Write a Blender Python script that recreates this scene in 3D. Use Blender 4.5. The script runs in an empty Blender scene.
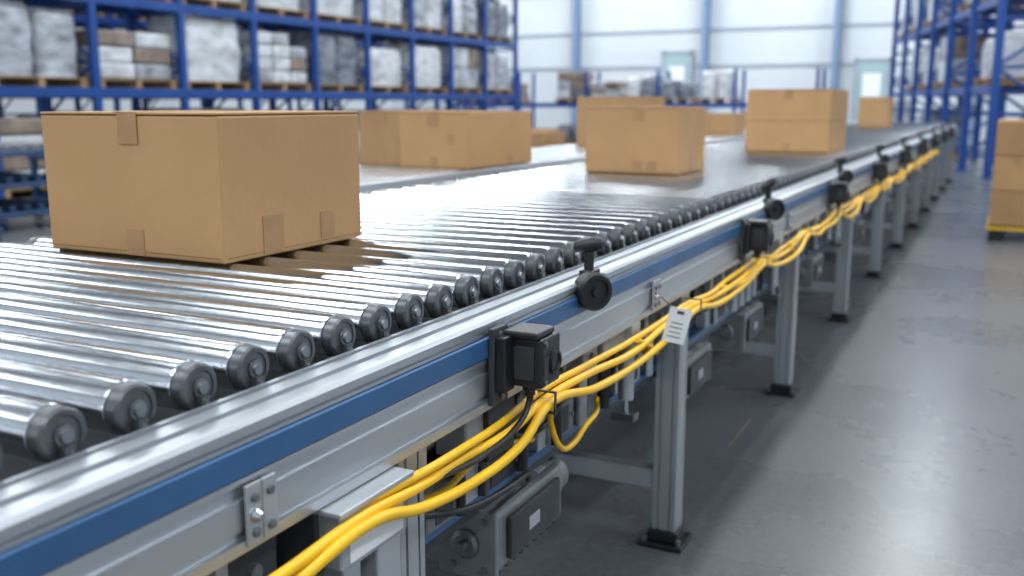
import bpy, bmesh, math, random
from mathutils import Vector, Matrix
random.seed(7)
S = bpy.context.scene
S.view_settings.view_transform = 'Standard'
S.view_settings.look = 'None'

# ---------------------------------------------------------------- materials
def mat(name, col, rough=0.5, metal=0.0, nscale=0, namt=0.0, bump=0.0, bscale=None, stretch=(1,1,1), emit=None, spec=0.5, rvar=0.0, detail=4):
    m = bpy.data.materials.new(name); m.use_nodes = True
    nt = m.node_tree; b = nt.nodes['Principled BSDF']
    b.inputs['Base Color'].default_value = (*col, 1)
    b.inputs['Roughness'].default_value = rough
    b.inputs['Metallic'].default_value = metal
    b.inputs['Specular IOR Level'].default_value = spec
    if emit:
        b.inputs['Emission Color'].default_value = (*col, 1); b.inputs['Emission Strength'].default_value = emit
    if nscale:
        tc = nt.nodes.new('ShaderNodeTexCoord'); mp = nt.nodes.new('ShaderNodeMapping')
        mp.inputs['Scale'].default_value = stretch
        nt.links.new(tc.outputs['Object'], mp.inputs['Vector'])
        n = nt.nodes.new('ShaderNodeTexNoise'); n.inputs['Scale'].default_value = nscale; n.inputs['Detail'].default_value = detail
        nt.links.new(mp.outputs[0], n.inputs['Vector'])
        r = nt.nodes.new('ShaderNodeValToRGB')
        r.color_ramp.elements[0].position = 0.3; r.color_ramp.elements[1].position = 0.7
        lo = [max(0, c*(1-namt)) for c in col]; hi = [min(1, c*(1+namt)) for c in col]
        r.color_ramp.elements[0].color = (*lo, 1); r.color_ramp.elements[1].color = (*hi, 1)
        nt.links.new(n.outputs['Fac'], r.inputs[0]); nt.links.new(r.outputs[0], b.inputs['Base Color'])
        if rvar:
            mr = nt.nodes.new('ShaderNodeMapRange')
            mr.inputs['To Min'].default_value = max(0.02, rough-rvar); mr.inputs['To Max'].default_value = rough+rvar
            nt.links.new(n.outputs['Fac'], mr.inputs[0]); nt.links.new(mr.outputs[0], b.inputs['Roughness'])
        if bump:
            n2 = n
            if bscale:
                n2 = nt.nodes.new('ShaderNodeTexNoise'); n2.inputs['Scale'].default_value = bscale
                nt.links.new(mp.outputs[0], n2.inputs['Vector'])
            bp = nt.nodes.new('ShaderNodeBump'); bp.inputs['Strength'].default_value = bump; bp.inputs['Distance'].default_value = 0.01
            nt.links.new(n2.outputs['Fac'], bp.inputs['Height']); nt.links.new(bp.outputs[0], b.inputs['Normal'])
    return m

M = {}
M['steel']  = mat('brushed_steel', (0.55,0.575,0.605), 0.19, 1.0, 12, 0.04, stretch=(6,0.6,0.6), rvar=0.03)
M['alu']    = mat('anodised_aluminium', (0.55,0.575,0.61), 0.36, 0.85, 18, 0.07, stretch=(1,0.1,1), rvar=0.05)
M['aluleg'] = mat('aluminium_leg', (0.48,0.50,0.52), 0.40, 0.7, 18, 0.08, stretch=(1,1,0.1))
M['plate']  = mat('grey_plate', (0.48,0.50,0.52), 0.42, 0.55, 14, 0.10, stretch=(1,0.2,1))
M['blue']   = mat('blue_trim_paint', (0.032,0.110,0.255), 0.35, 0.0, 8, 0.12)
M['rackblue'] = mat('rack_blue_paint', (0.008,0.060,0.27), 0.4, 0.0, 3, 0.15)
M['cap']    = mat('dark_end_cap', (0.12,0.125,0.135), 0.34, 0.6, 40, 0.15)
M['hub']    = mat('hub_steel', (0.22,0.23,0.25), 0.35, 0.8)
M['black']  = mat('black_plastic', (0.012,0.012,0.014), 0.42, 0.0, 60, 0.2)
M['dark']   = mat('dark_metal', (0.05,0.053,0.06), 0.5, 0.3, 12, 0.25)
M['motor']  = mat('motor_grey', (0.20,0.21,0.22), 0.45, 0.3, 12, 0.15)
M['yellow'] = mat('yellow_cable_jacket', (0.90,0.51,0.008), 0.36, 0.0, 10, 0.06)
M['white']  = mat('white_label', (0.84,0.85,0.86), 0.5)
M['ink']    = mat('label_ink', (0.05,0.05,0.05), 0.6)
M['led']    = mat('indicator_amber', (0.35,0.16,0.03), 0.3)
M['card']   = mat('kraft_cardboard', (0.475,0.275,0.128), 0.75, 0.0, 5, 0.05, bump=0.05, bscale=60, spec=0.25)
M['card2']  = mat('kraft_cardboard_aged', (0.40,0.235,0.112), 0.75, 0.0, 5, 0.08, bump=0.05, bscale=60, spec=0.25)
M['tape']   = mat('packing_tape', (0.385,0.208,0.09), 0.45, 0.0, 20, 0.08)
M['seam']   = mat('cardboard_seam', (0.26,0.14,0.055), 0.9)
M['wood']   = mat('pallet_wood', (0.36,0.23,0.12), 0.8, 0.0, 6, 0.25, stretch=(0.3,3,3))
M['wrap']   = mat('stretch_wrap', (0.40,0.42,0.46), 0.28, 0.0, 3, 0.50, bump=0.6, bscale=11, stretch=(1,1,2.2))
M['wrap2']  = mat('stretch_wrap_dark', (0.19,0.21,0.25), 0.30, 0.0, 3.5, 0.60, bump=0.6, bscale=11, stretch=(1,1,2.2))
M['wrapw']  = mat('stretch_wrap_white', (0.62,0.64,0.67), 0.28, 0.0, 3, 0.30, bump=0.6, bscale=11, stretch=(1,1,2.2))
M['wrapb']  = mat('wrapped_brown_goods', (0.26,0.20,0.16), 0.35, 0.0, 4, 0.40, bump=0.5, bscale=14)
M['orange'] = mat('orange_goods', (0.42,0.17,0.07), 0.6, 0.0, 3, 0.2)
M['belt']   = mat('belt_steel_bed', (0.54,0.565,0.595), 0.27, 0.75, 8, 0.05, stretch=(0.2,2,1))
M['door']   = mat('door_paint', (0.34,0.47,0.50), 0.5, 0.0, 2, 0.05)
M['lampw']  = mat('lamp_diffuser', (0.95,0.98,1.0), 0.5, emit=4.0)
M['tableblue'] = mat('cart_blue', (0.025,0.06,0.14), 0.45, 0.0, 5, 0.2)

# ---------------------------------------------------------------- mesh builder
class B:
    def __init__(s): s.v=[]; s.f=[]; s.m=[]; s.mats=[]; s.sm=[]
    def mi(s, k):
        if k not in s.mats: s.mats.append(k)
        return s.mats.index(k)
    def add(s, vs, fs, k, smooth=False, T=None):
        o=len(s.v); i=s.mi(k)
        for p in vs:
            p=Vector(p)
            if T is not None: p = T @ p
            s.v.append(p)
        for f in fs: s.f.append([a+o for a in f]); s.m.append(i); s.sm.append(smooth)
    def box(s, c, d, k, T=None, ch=0.0):
        x,y,z=[a/2 for a in d]; cx,cy,cz=c
        if ch<=0:
            vs=[(cx+a*x,cy+b*y,cz+e*z) for e in (-1,1) for a,b in ((-1,-1),(1,-1),(1,1),(-1,1))]
            fs=[(3,2,1,0),(4,5,6,7),(0,1,5,4),(1,2,6,5),(2,3,7,6),(3,0,4,7)]
            s.add(vs,fs,k,False,T); return
        bm=bmesh.new(); bmesh.ops.create_cube(bm,size=1)
        for v in bm.verts: v.co=Vector((cx+v.co.x*d[0],cy+v.co.y*d[1],cz+v.co.z*d[2]))
        bmesh.ops.bevel(bm,geom=bm.edges[:],offset=ch,segments=2,affect='EDGES',profile=0.5)
        bm.verts.ensure_lookup_table()
        s.add([v.co.copy() for v in bm.verts],[[v.index for v in f.verts] for f in bm.faces],k,False,T); bm.free()
    def b2(s, x0,x1,y0,y1,z0,z1,k,T=None,ch=0.0):
        s.box(((x0+x1)/2,(y0+y1)/2,(z0+z1)/2),(x1-x0,y1-y0,z1-z0),k,T,ch)
    def lathe(s, p0, ax, prof, k, seg=24, T=None, cap=True):
        ax=Vector(ax).normalized(); p0=Vector(p0)
        u=ax.orthogonal().normalized(); w=ax.cross(u)
        for i in range(len(prof)-1):
            a=prof[i]; b=prof[i+1]; kk=a[2] if len(a)>2 else k
            vs=[]
            for d,r in ((a[0],a[1]),(b[0],b[1])):
                for j in range(seg):
                    t=2*math.pi*j/seg
                    vs.append(p0+ax*d+(u*math.cos(t)+w*math.sin(t))*max(r,1e-4))
            fs=[(j,(j+1)%seg,seg+(j+1)%seg,seg+j) for j in range(seg)]
            s.add(vs,fs,kk,True,T)
        for e,(idx) in enumerate((0,-1)):
            d,r=prof[idx][0],prof[idx][1]
            kk=(prof[0][2] if len(prof[0])>2 else k) if e==0 else (prof[-2][2] if len(prof[-2])>2 else k)
            if r>1e-3 and cap:
                vs=[p0+ax*d+(u*math.cos(2*math.pi*j/seg)+w*math.sin(2*math.pi*j/seg))*r for j in range(seg)]
                s.add(vs,[list(range(seg))[::(-1 if e==0 else 1)]],kk,False,T)
    def cyl(s,p0,p1,r,k,seg=16,T=None):
        p0=Vector(p0);p1=Vector(p1); L=(p1-p0).length
        s.lathe(p0,p1-p0,[(0,r),(L,r)],k,seg,T)
    def prof(s, pts, axis, a0, a1, k, T=None):
        n=len(pts); vs=[]
        for a in (a0,a1):
            for p,q in pts:
                vs.append((p,a,q) if axis=='Y' else ((p,q,a) if axis=='Z' else (a,p,q)))
        fs=[(j,(j+1)%n,n+(j+1)%n,n+j) for j in range(n)]
        fs.append(list(range(n))[::-1]); fs.append([n+j for j in range(n)])
        s.add(vs,fs,k,False,T)
    def make(s, name, parent=None, bevel=0.0, loc=None, rotz=0.0):
        me=bpy.data.meshes.new(name)
        me.from_pydata([tuple(v) for v in s.v],[],s.f)
        for k in s.mats: me.materials.append(M[k])
        for i,p in enumerate(me.polygons): p.material_index=s.m[i]; p.use_smooth=s.sm[i]
        bm=bmesh.new(); bm.from_mesh(me); bmesh.ops.recalc_face_normals(bm,faces=bm.faces[:]); bm.to_mesh(me); bm.free()
        o=bpy.data.objects.new(name,me); S.collection.objects.link(o)
        if parent: o.parent=parent
        if loc: o.location=loc
        o.rotation_euler[2]=rotz
        return o
def empty(name, loc=(0,0,0)):
    e=bpy.data.objects.new(name,None); S.collection.objects.link(e); e.location=loc; e.empty_display_size=0.2; return e

# ---------------------------------------------------------------- room shell
def node_floor():
    m=bpy.data.materials.new('polished_concrete'); m.use_nodes=True; nt=m.node_tree; b=nt.nodes['Principled BSDF']
    tc=nt.nodes.new('ShaderNodeTexCoord')
    n1=nt.nodes.new('ShaderNodeTexNoise'); n1.inputs['Scale'].default_value=0.7; n1.inputs['Detail'].default_value=9; n1.inputs['Roughness'].default_value=0.6
    n2=nt.nodes.new('ShaderNodeTexNoise'); n2.inputs['Scale'].default_value=40; n2.inputs['Detail'].default_value=5
    for n in (n1,n2): nt.links.new(tc.outputs['Object'],n.inputs['Vector'])
    r=nt.nodes.new('ShaderNodeValToRGB'); r.color_ramp.elements[0].position=.25; r.color_ramp.elements[1].position=.75
    r.color_ramp.elements[0].color=(.105,.110,.118,1); r.color_ramp.elements[1].color=(.150,.156,.167,1)
    nt.links.new(n1.outputs['Fac'],r.inputs[0])
    mx=nt.nodes.new('ShaderNodeMixRGB'); mx.blend_type='OVERLAY'; mx.inputs[0].default_value=.3
    nt.links.new(r.outputs[0],mx.inputs[1]); nt.links.new(n2.outputs['Fac'],mx.inputs[2]); nt.links.new(mx.outputs[0],b.inputs['Base Color'])
    mr=nt.nodes.new('ShaderNodeMapRange'); mr.inputs['To Min'].default_value=.18; mr.inputs['To Max'].default_value=.38
    nt.links.new(n1.outputs['Fac'],mr.inputs[0]); nt.links.new(mr.outputs[0],b.inputs['Roughness'])
    b.inputs['Specular IOR Level'].default_value=.5
    bp=nt.nodes.new('ShaderNodeBump'); bp.inputs['Strength'].default_value=.04; bp.inputs['Distance'].default_value=.01
    nt.links.new(n2.outputs['Fac'],bp.inputs['Height']); nt.links.new(bp.outputs[0],b.inputs['Normal'])
    return m
M['floor']=node_floor()
M['wall']=mat('painted_wall_panel',(0.60,0.635,0.675),0.6,0,0.6,0.05)
M['ceil']=mat('ceiling_steel_deck',(0.22,0.235,0.26),0.8,0,1,0.08)
M['trimg']=mat('wall_trim',(0.36,0.41,0.48),0.5,0,1,0.04)
M['column']=mat('column_paint',(0.17,0.26,0.40),0.5,0,1,0.06)
M['yline']=mat('worn_floor_paint',(0.24,0.19,0.13),0.6,0,12,0.4)
X0,X1,Y0,Y1,ZC=-24,9,-7,36,9
b=B(); b.b2(X0,X1,Y0,Y1,-.2,0,'floor'); b.make('floor')
b=B(); b.b2(X0,X1,Y0,Y1,ZC,ZC+.2,'ceil')
b.make('ceiling')
for nm,a in (('wall_back',(X0,X1,Y1,Y1+.2)),('wall_front',(X0,X1,Y0-.2,Y0)),('wall_left',(X0-.2,X0,Y0,Y1)),('wall_right',(X1,X1+.2,Y0,Y1))):
    b=B(); b.b2(*a,0,ZC,'wall'); b.make(nm)
for i,z in enumerate((2.6,3.9,5.4)):
    b=B(); b.b2(X0,X1,Y1-.05,Y1-.002,z,z+.09,'trimg'); b.make('trim_%d'%(i+1))
for x in (-19,-15.2,-10.1,-5.5,-1,3.5):
    b=B(); b.b2(x-.10,x+.10,Y1-.5,Y1-.46,0.001,ZC-.001,'column'); b.b2(x-.10,x+.10,Y1-.14,Y1-.1,0.001,ZC-.001,'column'); b.b2(x-.02,x+.02,Y1-.46,Y1-.14,0.001,ZC-.001,'column')
    b.make('steel_column')
for i,(x,w,h) in enumerate(((-11.2,1.0,3.1),(-4.3,0.95,2.7))):
    b=B(); b.b2(x-w/2,x+w/2,Y1-.1,Y1-.06,0.002,h,'door',ch=.01)
    b.b2(x-w/2-.1,x-w/2,Y1-.13,Y1-.052,0.002,h+.1,'trimg'); b.b2(x+w/2,x+w/2+.1,Y1-.13,Y1-.052,0.002,h+.1,'trimg'); b.b2(x-w/2-.1,x+w/2+.1,Y1-.13,Y1-.052,h,h+.1,'trimg')
    b.b2(x-.3,x+.3,Y1-.12,Y1-.1,h*.55,h*.85,'white'); b.cyl((x+w/2-.12,Y1-.16,1.05),(x+w/2-.12,Y1-.1,1.05),.03,'steel')
    b.make('door_%d'%(i+1))
b=B(); b.b2(-.86,-.854,3.55,3.95,0.0005,.0015,'yline'); b.make('floor_marking_line')

# lamps
for x in (-19,-13,-7,-1,5):
    for y in (-3,4,11,18,25,32):
        b=B(); b.b2(-.42,.42,-2.1,2.1,.04,.16,'trimg',ch=.01); b.b2(-.36,.36,-2.0,2.0,.02,.045,'lampw')
        for yy in (-1.6,1.6): b.cyl((0,yy,.16),(0,yy,.79),.01,'trimg',6)
        b.make('ceiling_light',loc=(x,y,8.2))
        l=bpy.data.lights.new('ceiling_light_lamp','AREA'); l.shape='RECTANGLE'; l.size=.7; l.size_y=4.0
        l.energy=258 if y<30 else 460; l.color=(.885,.955,1.0)
        o=bpy.data.objects.new('ceiling_light_lamp',l); S.collection.objects.link(o); o.location=(x,y,8.2)
w=bpy.data.worlds.new('world'); S.world=w; w.use_nodes=True
w.node_tree.nodes['Background'].inputs[0].default_value=(.8,.88,1,1); w.node_tree.nodes['Background'].inputs[1].default_value=.4

# ---------------------------------------------------------------- main conveyor
conv=empty('roller_conveyor')
YE=18.4; YS=-0.6; PITCH=0.1005
XF=-.880; XR=-2.10; ZA=.948; RR=.0325
b=B()
L=XF-XR
b.lathe((XF,0,0),(-1,0,0),[(-.008,.0075,'hub'),(-.004,.0085,'hub'),(-.003,.0085,'hub'),(-.003,.012,'cap'),(.001,.013,'cap'),(.0012,.022,'cap'),(-.001,.023,'cap'),(-.001,.0285,'cap'),(.002,.0315,'cap'),(.016,.0315,'cap'),(.017,.0295,'cap'),(.0195,.0295,'steel'),(.0205,RR-.0008,'steel'),(.0225,RR,'steel'),(L-.03,RR,'steel'),(L-.027,.029,'cap'),(L-.02,.0315,'cap'),(L,.0315,'cap')],'cap',32)
b.b2(XF-.003,XF+.010,-.0075,.0075,-.04,-.010,'cap'); b.cyl((XF+.010,0,-.020),(XF+.0125,0,-.020),.0045,'hub',8)
b.cyl((XR+.002,0,0),(XR-.03,0,0),.008,'hub',10)
b.b2(XR-.014,XR-.002,-.010,.010,-.045,.004,'cap')
ro=b.make('rollers',conv)
y_first=.672-8*PITCH; ro.location=(0,y_first,ZA)
ar=ro.modifiers.new('row','ARRAY'); ar.use_relative_offset=False; ar.use_constant_offset=True; ar.constant_offset_displace=(0,PITCH,0); ar.count=int((YE-.15-y_first)/PITCH)
b=B()
P=[(-.866,.9295),(-.858,.9295),(-.858,.921),(-.848,.921),(-.848,.9295),(-.822,.9295),(-.822,.9215),(-.812,.9215),(-.812,.9275),(-.786,.9275),(-.780,.922),(-.780,.912),(-.786,.911),(-.786,.907),(-.780,.906),(-.780,.901),(-.788,.901),(-.788,.860),(-.780,.860),(-.780,.852),(-.785,.851),(-.785,.835),(-.780,.834),(-.780,.795),(-.784,.793),(-.784,.785),(-.776,.783),(-.776,.768),(-.866,.768)]
b.prof(P,'Y',YS,YE,'alu')
b.make('front_rail',conv)
b=B(); b.prof([(-.788,.8995),(-.779,.8995),(-.776,.897),(-.776,.864),(-.779,.8615),(-.788,.8615)],'Y',YS,YE,'blue'); b.make('blue_strip_front',conv)
b=B(); b.b2(-.902,-.8665,YS,YE,.86,.912,'dark'); b.b2(-.902,-.8665,YS,YE,.80,.8599,'dark')
b.b2(XR-.03,XR+.0,YS,YE,.80,.905,'cap'); b.make('roller_bearing_rails',conv)
b=B()
b.prof([(XR-.085,.77),(XR-.031,.77),(XR-.031,.945),(XR-.04,.955),(XR-.075,.955),(XR-.085,.945)],'Y',YS,YE,'alu')
b.b2(XR-.0865,XR-.085,YS,YE,.86,.90,'blue')
b.make('rear_rail',conv)
b=B(); b.b2(XR+.03,XF-.04,3.3,YE-.3,.955,.976,'belt'); b.make('slider_bed',conv)
b=B(); b.b2(XR,-.905,YS,YE,.775,.785,'dark')
y=0.1
while y<YE: b.b2(XR,-.9,y,y+.06,.72,.7749,'motor'); y+=.85
b.make('underpan',conv)
b=B(); b.b2(XR-.085,-.776,YE,YE+.01,.76,.95,'plate'); b.make('end_plate',conv)

def tslot(w):
    h=w/2; s=.006; d=.008
    q=[]
    for (dx,dy) in ((1,0),(0,1),(-1,0),(0,-1)):
        tx,ty=-dy,dx
        for a,o in ((-h+.002,0),(-h*.5-s/2,0),(-h*.5-s/2,-d),(-h*.5+s/2+.001,-d),(-h*.5+s/2+.001,0),(h*.5-s/2,0),(h*.5-s/2,-d),(h*.5+s/2,-d),(h*.5+s/2,0),(h-.002,0)):
            q.append((dx*(h+o)+tx*a, dy*(h+o)+ty*a))
    return q
legs=[1.20,2.65,4.36,6.05,7.72,9.4,11.1,12.8,14.5,16.2,17.9]
TS=tslot(.072)
def foot(b,x,y):
    b.b2(x-.065,x+.065,y-.065,y+.065,0.001,.016,'black',ch=.004)
    b.b2(x-.046,x+.046,y-.046,y+.046,.016,.05,'black',ch=.004)
    b.cyl((x+.052,y-.052,.016),(x+.052,y-.052,.034),.009,'hub',6)
    b.cyl((x-.052,y-.052,.016),(x-.052,y-.052,.034),.009,'hub',6)
b=B()
for y in legs:
    for x in (-.815,XR-.045):
        b.prof([(x+p,y+q) for p,q in TS],'Z',.05,.768,'aluleg')
        foot(b,x,y)
        b.b2(x-.045,x+.0,y-.060,y-.0365,.69,.7675,'plate',ch=.002)
        b.b2(x-.03,x+.03,y+.0365,y+.055,.69,.7675,'plate',ch=.002)
    b.b2(XR-.009,-.852,y-.025,y+.025,.17,.23,'aluleg',ch=.003)
    b.b2(XR-.009,-.852,y-.02,y+.02,.60,.65,'aluleg',ch=.003)
b.make('support_legs',conv)
b=B(); b.b2(-.905,-.853,YS,YE,.535,.555,'blue',ch=.002); b.b2(-.90,-.858,YS,YE,.515,.534,'dark')
b.b2(-1.30,-1.26,YS,YE,.66,.70,'motor')
b.make('lower_service_beam',conv)
b=B()
for y in (.855,2.36,4.1,5.8,7.5,9.2,10.9,12.6):
    for j,(a,c) in enumerate(((-.027,-.001),(.001,.027))):
        b.b2(-.776,-.771,y+a,y+c,.775,.852,'plate',ch=.001)
    for dz in (.79,.835):
        for dy in (-.014,.014):
            b.lathe((-.771,y+dy,dz),(1,0,0),[(0,.0065),(.004,.0065),(.005,.004),(.005,.0)],'hub',6)
    b.lathe((-.771,y-.014,.812),(1,0,0),[(0,.009),(.003,.009),(.012,.005),(.012,0)],'steel',12)
b.make('rail_joint_plates',conv)

# under-frame machinery
def gearmotor(b,x,y,z):
    b.b2(x-.07,x+.05,y-.17,y+.15,z-.065,z+.065,'motor',ch=.012)
    b.b2(x+.05,x+.062,y-.13,y+.11,z-.045,z+.045,'dark',ch=.004)
    b.b2(x+.062,x+.064,y-.05,y+.0,z-.014,z+.014,'plate',ch=.0005)
    b.b2(x-.075,x+.056,y-.185,y-.17,z-.072,z+.072,'motor',ch=.004)
    for i in range(4): b.lathe((x-.05+.07*(i%2)+.01,y-.185,z-.05+.10*(i//2)),(0,-1,0),[(0,.008),(.006,.008),(.006,0)],'hub',6)
    b.lathe((x-.01,y-.185,z),(0,-1,0),[(0,.03),(.008,.03),(.012,.022),(.012,.012),(.03,.012),(.03,0)],'hub',16)
    for i in range(9): b.b2(x-.06,x+.04,y-.14+i*.033,y-.132+i*.033,z-.075,z-.064,'dark')
    b.lathe((x-.01,y+.15,z),(0,1,0),[(0,.05),(.02,.05),(.025,.04),(.08,.04),(.09,.03)],'motor',20)
    b.b2(x-.03,x+.03,y-.06,y-.02,z+.064,.515,'aluleg')
    b.b2(x-.03,x+.03,y+.06,y+.10,z+.064,.515,'aluleg')
b=B()
for i,y in enumerate((1.74,2.98,3.75,5.2,6.9,8.6,10.3)):
    gearmotor(b,-.875,y,.447)
b.make('gearmotors',conv)
b=B()
rnd=random.Random(3)
y=.3
while y<13:
    w_=rnd.uniform(.05,.16); h_=rnd.uniform(.04,.11); dpt=rnd.uniform(.03,.075)
    if all(abs(y-l)>w_/2+.05 for l in legs):
        k=rnd.choice(['plate','motor','black','aluleg','dark','plate'])
        z1=.767
        b.b2(-.86,-.86+dpt,y-w_/2,y+w_/2,z1-h_,z1,k,ch=.004)
        if rnd.random()<.6:
            b.lathe((-.86+dpt,y,z1-h_/2),(1,0,0),[(0,.012),(.008,.012),(.01,.008),(.01,0)],'hub',10)
        if rnd.random()<.7:
            b.cyl((-.84,y+w_/3,z1-h_),(-.84,y+w_/3,.556),rnd.choice([.007,.011,.016]),rnd.choice(['steel','black','cap','aluleg']),10)
        if rnd.random()<.75:
            b.b2(-.885,-.85,y-.03,y+.03,.555,.555+rnd.uniform(.04,.1),rnd.choice(['aluleg','black','motor','plate']),ch=.003)
        if rnd.random()<.5:
            b.b2(-.895,-.86,y-.05,y+.04,.60,.66,rnd.choice(['dark','black','motor']),ch=.004)
    y+=w_+rnd.uniform(.015,.06)
b.b2(-.90,-.862,YS,14,.70,.735,'aluleg',ch=.002)
# slotted cable tray / wireway standing behind the valves, on the service beam
b.b2(-.925,-.915,YS,14,.557,.69,'plate')
b.b2(-.925,-.898,YS,14,.557,.562,'plate'); b.b2(-.925,-.905,YS,14,.685,.69,'plate')
y=.25
while y<8:
    b.b2(-.915,-.9135,y,y+.05,.60,.615,'dark'); b.b2(-.915,-.9135,y,y+.05,.64,.655,'dark'); y+=.075
for y in [1.42+.1*i for i in range(4)]+[2.05+.085*i for i in range(5)]:
    b.b2(-.862,-.83,y,y+.06,.64,.70,'black',ch=.003)
    b.cyl((-.845,y+.03,.64),(-.845,y+.03,.61),.008,'cap',8)
for y in (2.22,3.95,5.6):
    b.cyl((-.80,y,.70),(-.80,y,.57),.02,'aluleg',16); b.cyl((-.80,y,.57),(-.80,y,.53),.007,'steel',10)
    b.b2(-.825,-.775,y-.03,y+.03,.70,.767,'plate',ch=.004)
    b.b2(-.83,-.77,y-.02,y+.02,.515,.535,'cap',ch=.003)
for (y,l,h) in ((.50,.16,.07),(1.50,.10,.06),(2.40,.09,.08),(3.05,.14,.07),(4.75,.14,.07)):
    b.b2(-.858,-.795,y-l/2,y+l/2,.765-h,.767,'plate',ch=.005)
    b.b2(-.795,-.792,y-l/3,y+l/3,.772-h,.755,'dark',ch=.001)
    for s_ in (-1,1): b.lathe((-.83,y+s_*l*.3,.765-h),(0,0,-1),[(0,.010),(.012,.010),(.016,.006),(.03,.005)],'black',10)
# drive controllers bolted on the service beam
for (y,l,h,k) in ((1.40,.12,.075,'motor'),(1.62,.16,.06,'black'),(1.92,.14,.08,'motor'),(2.40,.10,.09,'plate'),(3.3,.16,.08,'motor'),(3.9,.12,.07,'black'),(4.9,.15,.08,'motor')):
    b.b2(-.90,-.842,y-l/2,y+l/2,.556,.556+h,k,ch=.005)
    b.b2(-.842,-.8405,y-l/4,y+l/4,.566,.546+h,'dark')
    for s_ in (-1,1): b.lathe((-.842,y+s_*l*.4,.556+h*.5),(1,0,0),[(0,.006),(.004,.006),(.004,0)],'hub',6)
b.make('pneumatic_valve_bank',conv)

# junction box with label under rail
b=B()
b.b2(-.80,-.748,.98,1.14,.675,.758,'plate',ch=.006)
b.b2(-.812,-.742,.97,1.15,.758,.766,'plate',ch=.002)
b.b2(-.748,-.7465,.995,1.125,.685,.75,'white')
for i in range(3): b.b2(-.7465,-.746,1.03,1.09-.01*i,.738-.010*i,.7395-.010*i,'ink')
b.b2(-.80,-.755,.99,1.03,.52,.675,'aluleg',ch=.004); b.b2(-.80,-.755,1.07,1.13,.50,.675,'plate',ch=.004)
b.b2(-.86,-.74,.74,.93,.58,.635,'plate',ch=.005)
b.b2(-.86,-.80,.80,.82,.635,.767,'plate')
b.make('junction_box',conv)
b=B()
T=Matrix.Translation((-.70,2.31,.750))@Matrix.Rotation(math.radians(32),4,'Z')@Matrix.Rotation(math.radians(14),4,'Y')
b.box((0,0,0),(.058,.0015,.09),'white',T)
for i in range(4): b.box((-.002,-.001,-.03+.012*i),(.036-.006*(i%2),.0008,.002),'ink',T)
b.box((0,-.001,.034),(.018,.0008,.008),'ink',T)
b.cyl((-.702,2.31,.79),(-.778,2.34,.83),.0015,'black',6)
b.make('paper_tag')
def sensor(y,i):
    b=B()
    b.b2(-.7755,-.764,y-.075,y-.02,.775,.915,'dark',ch=.002)
    for z in (.79,.90): b.lathe((-.764,y-.048,z),(1,0,0),[(0,.008),(.005,.008),(.005,0)],'hub',6)
    b.b2(-.764,-.745,y-.07,y-.03,.80,.90,'black',ch=.003)
    b.b2(-.762,-.69,y-.035,y+.045,.805,.895,'black',ch=.006)
    b.b2(-.765,-.695,y-.045,y+.03,.8955,.908,'black',ch=.004)
    b.lathe((-.69,y+.015,.845),(1,0,0),[(0,.022),(.006,.022),(.007,.017),(.003,.015),(.003,0)],'black',20)
    b.b2(-.745,-.705,y-.038,y-.035,.82,.88,'dark',ch=.001)
    b.b2(-.69,-.6885,y-.028,y-.008,.83,.86,'dark')
    for dz in (.815,.885): b.lathe((-.69,y-.02,dz),(1,0,0),[(0,.005),(.003,.005),(.003,0)],'hub',8)
    b.lathe((-.73,y,.805),(0,0,-1),[(0,.014),(.012,.014),(.014,.010),(.022,.010),(.024,.007),(.035,.006)],'black',12)
    b.make('photoelectric_sensor')
def knob(y,tilt):
    b=B()
    T=Matrix.Translation((-.765,y,.905))
    A=Vector((.8,-.6,0)).normalized()
    b.b2(-.015,.0,-.07,.03,-.03,.026,'dark',T,ch=.003)
    b.lathe(Vector((0.003,-.068,0.004)),A,[(-.012,.030),(-.008,.040),(.022,.041),(.027,.037),(.027,.029),(.021,.027),(.021,.012),(.028,.010),(.028,0)],'black',28,T)
    b.cyl((-.03,.0,.02),(-.03,.005,.085),.011,'black',12,T)
    b.b2(-.045,-.012,-.02,.025,.024,.036,'black',T,ch=.002)
    T2=T@Matrix.Translation((-.03,.0,.09))@Matrix.Rotation(math.radians(25),4,'Z')@Matrix.Rotation(-tilt,4,'Y')
    b.lathe(Vector((-.035,0,0)),(1,0,0),[(0,.004),(.004,.012),(.02,.015),(.05,.017),(.062,.014),(.068,.006)],'black',16,T2)
    b.make('clamp_knob',conv)
for i in range(9):
    sensor(1.52+1.80*i,i)
    knob(1.95+1.80*i, .15 if i!=1 else .6)

# yellow cables
def cable(name,pts,r,key='yellow',parent=None):
    cu=bpy.data.curves.new(name,'CURVE'); cu.dimensions='3D'; cu.bevel_depth=r; cu.bevel_resolution=4; cu.resolution_u=10
    sp=cu.splines.new('BEZIER'); sp.bezier_points.add(len(pts)-1)
    for p,q in zip(sp.bezier_points,pts):
        p.co=q; p.handle_left_type=p.handle_right_type='AUTO'
    cu.materials.append(M[key]); cu.use_fill_caps=True
    o=bpy.data.objects.new(name,cu); S.collection.objects.link(o)
    if parent: o.parent=parent
    return o
cb=empty('yellow_cable_bundle')
sup=[.30,1.02,1.60,2.58,3.42,4.28,5.2,6.0,6.9,7.65,8.7,9.35,10.5,11.05,12.3,13.2]
def run(dx, top, sags, seed, y0=.2,y1=13.2):
    r=random.Random(seed); pts=[]
    for a,c in zip(sup[:-1],sup[1:]):
        sg=sags[sup.index(a)%len(sags)]
        for t in (0,.25,.5,.75):
            y=a+(c-a)*t
            if y<y0 or y>y1: continue
            z=top-sg*4*t*(1-t)+r.uniform(-.004,.004)
            pts.append((dx+r.uniform(-.008,.008)*(t>0),y,z))
    return pts
cable('cable_1',run(-.742,.748,[.012,.022,.020,.020,.030],1),.0082,parent=cb)
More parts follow.
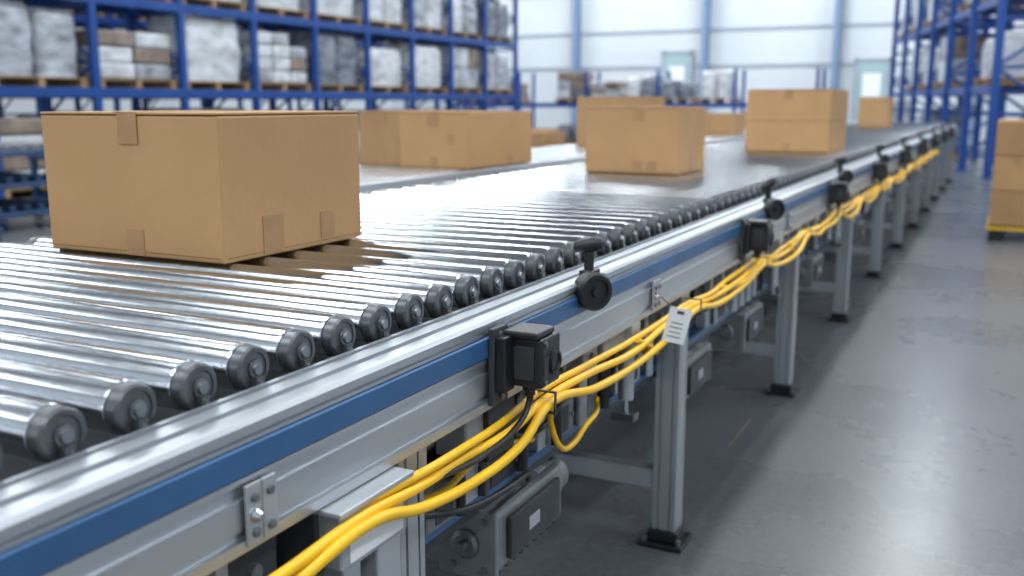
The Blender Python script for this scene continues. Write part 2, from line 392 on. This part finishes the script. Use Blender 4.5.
cable('cable_2',run(-.728,.738,[.024,.046,.040,.034,.046],2),.0088,parent=cb)
cable('cable_3',run(-.754,.756,[.02,.010,.012,.014,.02],5,y0=1.0),.0072,parent=cb)
cable('cable_4',[(-.75,1.62,.745),(-.772,1.70,.71),(-.79,1.745,.65),(-.785,1.78,.59),(-.79,1.86,.568),(-.795,1.95,.585),(-.80,2.02,.592),(-.83,2.1,.60)],.0065,parent=cb)
cable('cable_5',[(-.73,.70,.735),(-.715,.80,.715),(-.71,.87,.665),(-.715,.90,.59),(-.74,.92,.48)],.008,parent=cb)
for i in range(5):
    y=1.52+1.8*i
    cable('cable_branch_%d'%(i+1),[(-.73,y,.785),(-.73,y-.005,.768),(-.728,y-.05,.742),(-.735,y-.16,.722),(-.745,y-.30,.728),(-.75,y-.42,.745)],.0055,'black' if i%2==0 else 'yellow',parent=cb)
    cable('cable_drop_%d'%(i+1),[(-.745,y+.62,.745),(-.742,y+.70,.715),(-.75,y+.78,.68),(-.78,y+.84,.66),(-.83,y+.86,.665)],.006,'yellow',parent=cb)
cable('cable_8',[(-.80,1.55,.72),(-.80,1.62,.66),(-.81,1.75,.64),(-.82,1.9,.67),(-.82,2.05,.72)],.006,'black',parent=cb)
cable('cable_9',[(-.79,1.20,.66),(-.77,1.35,.62),(-.77,1.5,.60),(-.80,1.66,.57),(-.84,1.74,.52)],.006,'black',parent=cb)
cable('cable_10',[(-.80,1.15,.70),(-.79,1.30,.665),(-.80,1.45,.672),(-.80,1.6,.655),(-.82,1.72,.62),(-.86,1.78,.60)],.006,'yellow',parent=cb)
bk=B()
for y in sup[2:9]:
    bk.b2(-.764,-.716,y-.004,y+.004,.765,.7675,'black'); bk.b2(-.7165,-.7145,y-.004,y+.004,.726,.7675,'black'); bk.b2(-.764,-.7145,y-.004,y+.004,.7245,.727,'black')
bk.make('cable_ties',cb)

# ---------------------------------------------------------------- second conveyor
conv2=empty('belt_conveyor')
cx0,cx1=-3.02,-2.235; ya,yb=2.9,18.4
b=B(); b.b2(cx0+.06,cx1-.06,ya,yb,.93,.990,'belt',ch=.004); b.make('belt',conv2)
b=B()
for x in (cx0+.025,cx1-.025):
    b.b2(x-.025,x+.025,ya,yb,.80,.985,'alu',ch=.003)
b.b2(cx1+.0005,cx1+.003,ya,yb,.86,.91,'blue'); b.make('belt_side_rails',conv2)
b=B()
for y in [3.1,4.9,6.6,8.3,10,11.7,13.4,15.1,16.8,18.2]:
    for x in (cx0+.03,cx1-.04):
        b.prof([(x+p*.85,y+q*.85) for p,q in TS],'Z',.05,.80,'aluleg'); foot(b,x,y)
    b.b2(cx0+.06,cx1-.07,y-.02,y+.02,.2,.24,'aluleg')
b.make('belt_support_legs',conv2)
b=B(); b.lathe((cx1-.05,ya,.945),(-1,0,0),[(0,.03),(.0,.03),(cx1-cx0-.1,.03)],'steel',20); b.make('belt_end_roller',conv2)

# ---------------------------------------------------------------- cartons
def carton(x0,x1,y0,y1,z0,z1,k='card',tapes=(),rot=0.0,name='cardboard_box',seam=False,front=0.0):
    b=B(); cx,cy=(x0+x1)/2,(y0+y1)/2; W,D,H=x1-x0,y1-y0,z1-z0
    b.box((0,0,H/2-.003),(W,D,H-.006),k,ch=.004)
    b.box((-W/4-.0005,0,H-.002),(W/2-.003,D+.003,.005),k,ch=.0015)
    b.box(( W/4+.0005,0,H-.002),(W/2-.003,D+.003,.005),k,ch=.0015)
    b.box((0,0,H+.001),(.055,D+.004,.0012),'tape')
    b.box((front,-D/2-.0022,H-.032),(.055,.0012,.064),'tape')
    b.box((front,-D/2-.0008,.030),(.05,.0012,.056),'tape')
    b.box((0,D/2+.0022,H-.035),(.055,.0012,.07),'tape')
    b.box((0,-D/2-.0003,.010),(W-.02,.0008,.002),'seam'); b.box((W/2+.0003,0,.010),(.0008,D-.02,.002),'seam')
    for (face,u,v,w_,h_) in tapes:
        if face=='f': b.box((u,-D/2-.0012,v),(w_,.0012,h_),'tape')
        else: b.box((W/2+.0012,u,v),(.0012,w_,h_),'tape')
    if seam:
        b.box((0,-D/2-.0005,H/2),(W-.004,.0012,.004),'seam'); b.box((W/2+.0005,0,H/2),(.0012,D-.004,.004),'seam')
    return b.make(name,loc=(cx,cy,z0),rotz=rot)
ZT=.9825
carton(-1.880,-1.374,1.45,1.918,ZT,1.281,'card',[('r',-.085,.045,.065,.08),('r',.10,.045,.05,.06)],front=.01)
carton(-1.757,-1.305,4.247,4.669,ZT,1.283,'card',[('r',-.0,.04,.06,.07),('f',.10,.03,.05,.05)],front=.03)
carton(-1.561,-1.023,6.572,7.31,ZT,1.388,'card',seam=True)
carton(-1.82,-1.44,14.0,14.6,ZT,1.38,'card2')
Z2=.9905
carton(-2.64,-2.262,4.02,4.72,Z2,1.258,'card',[('f',.10,.14,.04,.05),('r',.1,.03,.05,.05)])
carton(-2.93,-2.652,4.09,4.60,Z2,1.262,'card2')
carton(-2.78,-2.30,6.55,7.1,Z2,1.345,'card2')
carton(-2.78,-2.36,9.4,9.9,Z2,1.20,'card2')
carton(-2.85,-2.36,11.9,12.4,Z2,1.22,'card2')

# ---------------------------------------------------------------- pallets and racks
def pallet(b,cx,cy,z,T=None,l=1.1,w=.95):
    for i in range(5): b.box((cx,cy-w/2+.06+i*(w-.12)/4,z+.13),(l,.11,.02),'wood',T)
    for dx in (-l/2+.05,0,l/2-.05):
        b.box((cx+dx,cy,z+.07),(.09,w,.10),'wood',T); b.box((cx+dx,cy,z+.01),(.10,w,.02),'wood',T)
def load(b,cx,cy,z,l,w,h,k,T,rn):
    if rn.random()<.4:
        n=rn.choice((2,3)); rows=rn.choice((2,3,4)); hh=h/rows
        for r in range(rows):
            for i in range(n):
                if r==rows-1 and rn.random()<.2: continue
                kk=rn.choice((k,k,k,'wrapw','wrap','wrapb'))
                ww=l/n
                b.box((cx-l/2+ww*(i+.5)+rn.uniform(-.015,.015),cy+rn.uniform(-.02,.02),z+hh*(r+.5)),(ww-.03,w-.04,hh-.015),kk,T,ch=.03)
        return
    # one or two stretch-wrapped columns with wrinkled film
    m=rn.choice((1,2,2)); lw=l/m
    for q in range(m):
        ccx=cx-l/2+lw*(q+.5); n=24; rows=9; vs=[];fs=[]; hq=h*rn.uniform(.85,1)
        for r in range(rows+1):
            t=r/rows; sh=1-.04*abs(t-.5)*2-(.08 if r==rows else 0)
            for j in range(n):
                a=2*math.pi*j/n; c,s_=math.cos(a),math.sin(a); e=.35
                px=math.copysign(abs(c)**e,c)*(lw-.03)/2; py=math.copysign(abs(s_)**e,s_)*w/2
                jt=1+rn.uniform(-.03,.03)
                vs.append((ccx+px*sh*jt,cy+py*sh*jt,z+hq*t))
        for r in range(rows):
            for j in range(n): fs.append((r*n+j,r*n+(j+1)%n,(r+1)*n+(j+1)%n,(r+1)*n+j))
        fs.append([rows*n+j for j in range(n)])
        b.add(vs,fs,k if rn.random()<.7 else 'wrapw',True,T)
def rack(name,loc,ang,nb,bay,depth,levels,height,loadkeys,seed,lh=(.8,1.15),per=1,floorlevel=True,skip=0.0,ps=1.0,gap=.18):
    rn=random.Random(seed)
    root=empty(name,loc); root.rotation_euler[2]=ang
    b=B()
    for i in range(nb+1):
        x=i*bay
        for y in (0,depth):
            b.prof([(x+p*ps,y+q*ps) for p,q in ((-.045,-.035),(.045,-.035),(.045,.035),(.025,.035),(.025,-.015),(-.025,-.015),(-.025,.035),(-.045,.035))],'Z',0.01,height,'rackblue')
            b.b2(x-.08*ps,x+.08*ps,y-.07*ps,y+.07*ps,0.001,.012,'rackblue')
        z=.3; s=0
        while z+1<height:
            a=(x,.02,z) ; c=(x,depth-.02,z+.8)
            if s: a,c=(x,depth-.02,z),(x,.02,z+.8)
            b.cyl(a,c,.018*ps,'rackblue',6); b.cyl((x,.02,z),(x,depth-.02,z),.018*ps,'rackblue',6); z+=.8; s^=1
    for lz in levels:
        for i in range(nb):
            for y in (-.02,depth+.02):
                b.b2(i*bay+.047,(i+1)*bay-.047,y-.025,y+.025,lz-.14,lz,'rackblue',ch=.006)
            for j in (1,2,3):
                xx=i*bay+bay*j/4
                b.b2(xx-.04,xx+.04,min(0,depth)+.01,max(0,depth)-.01,lz-.05,lz-.005,'rackblue')
    b.make('frame',root)
    b=B()
    for lz in ([0.002] if floorlevel else [])+list(levels):
        for i in range(nb):
            for q in range(per):
                if rn.random()<skip: continue
                cw=bay/per; cx=i*bay+cw*(q+.5); l=min(1.5,cw-gap)
                pallet(b,cx,depth/2,lz,None,l,abs(depth)-.1)
                kk=rn.choice(loadkeys); h=rn.uniform(*lh)
                if kk in('card','card2','orange'):
                    rows=max(1,int(h/.32))
                    for r_ in range(rows):
                        for c_ in (-1,1): b.box((cx+c_*l/4,depth/2,lz+.145+.32*r_+.155),(l/2-.03,abs(depth)-.2,.30),kk,ch=.01)
                else: load(b,cx,depth/2,lz+.142,l-.04,abs(depth)-.16,h,kk,None,rn)
    b.make('wrapped_pallet_loads',root)
    return root
rack('pallet_rack',(-12,6.8,0),math.pi/2,10,1.72,1.1,(1.52,2.86,4.3),5.6,['wrap','wrap','wrapw','wrap2','wrap2','wrap','wrapw'],11,lh=(.85,1.10),ps=1.3)
rack('pallet_rack',(-15.5,6.8,0),math.pi/2,12,1.72,1.1,(1.52,2.9,4.3),5.8,['wrap2','wrap2','wrap','card2'],12,lh=(.85,1.08))
rack('pallet_rack',(-17.0,29.5,0),0,5,2.4,1.1,(1.3,),2.3,['card2','wrap','orange','wrap2','wrapw','wrapb','wrap2'],24,lh=(.4,.9),per=2,skip=.1)
rack('pallet_rack',(-.25,18.8,0),math.radians(90+13.3),6,2.1,-1.1,(1.6,3.1,4.6,6.1),7.4,['wrap','wrap2','wrap2','wrap'],31,lh=(.7,1.1),skip=.5,ps=1.7)
b=B()
for (x,y,h) in ((-9.9,6.6,.82),(-9.4,8.4,.70),(-8.9,5.0,.62)):
    for dx in (-.9,.9):
        for dy in (-.6,.6):
            b.b2(x+dx-.03,x+dx+.03,y+dy-.03,y+dy+.03,.12,h,'tableblue'); b.lathe((x+dx-.02,y+dy,.06),(1,0,0),[(0,.058),(.04,.058)],'black',14)
    for z in (.2,h*.6,h): 
        b.b2(x-.95,x+.95,y-.65,y+.65,z-.05,z,'tableblue',ch=.008)
        for i in range(7): b.b2(x-.85,x+.85,y-.58+i*.17,y-.50+i*.17,z,z+.06,'tableblue' if z<h else 'motor',ch=.01)
b.make('parts_cart')
rn=random.Random(5)
for (x,y,k,h) in ((-6.2,20,'card2',.9),(-8.0,24,'wrapw',1.0),(-5.2,26.5,'card2',1.1),(-3.2,33,'wrap',1.3),(-8.6,18,'card2',.6)):
    b=B(); pallet(b,0,0,.002)
    if k=='card2':
        for r_ in range(int(h/.3)):
            for c_ in (-1,1):
                for d_ in (-1,1): b.box((c_*.26,d_*.23,.145+.15+.3*r_),(.5,.44,.29),k,ch=.01)
    else: load(b,0,0,.142,1.05,.9,h,k,None,rn)
    b.make('pallet_load',loc=(x,y,0),rotz=rn.uniform(-.1,.1))

# right foreground carton stack on dark pallet
b=B()
px0,px1,py0,py1=-.09,1.05,10.3,11.4
b.b2(px0,px1,py0,py1,.10,.15,'black',ch=.01)
for x in (px0+.08,(px0+px1)/2,px1-.08):
    for y in (py0+.08,(py0+py1)/2,py1-.08): b.b2(x-.07,x+.07,y-.07,y+.07,.001,.10,'black')
for r_ in range(3):
    for c_ in range(3):
        for d_ in range(2):
            w_=(px1-px0)/3; d2=(py1-py0)/2
            b.b2(px0+c_*w_+.004,px0+(c_+1)*w_-.004,py0+d_*d2+.004,py0+(d_+1)*d2-.004,.152+.33*r_,.152+.33*(r_+1)-.006,'card' if (c_+r_)%2 else 'card2',ch=.006)
            if d_==0: b.b2(px0+c_*w_+w_/2-.03,px0+c_*w_+w_/2+.03,py0+.002,py0+.004,.152+.33*r_+.25,.152+.33*(r_+1)-.008,'tape')
b.b2(px0-.01,px1+.01,py0-.012,py0-.002,.11,.135,'yellow'); b.b2(px0-.012,px0-.002,py0-.01,py1,.11,.135,'yellow')
b.make('carton_stack_on_pallet')

# ---------------------------------------------------------------- camera
cam=bpy.data.cameras.new('camera'); co=bpy.data.objects.new('camera',cam); S.collection.objects.link(co); S.camera=co
co.location=(0,0,1.3); co.rotation_euler=(math.radians(90-10.8),0,math.radians(26.76))
cam.lens=34.1; cam.sensor_width=36; cam.clip_end=200
cam.dof.use_dof=True; cam.dof.focus_distance=1.65; cam.dof.aperture_fstop=3.0
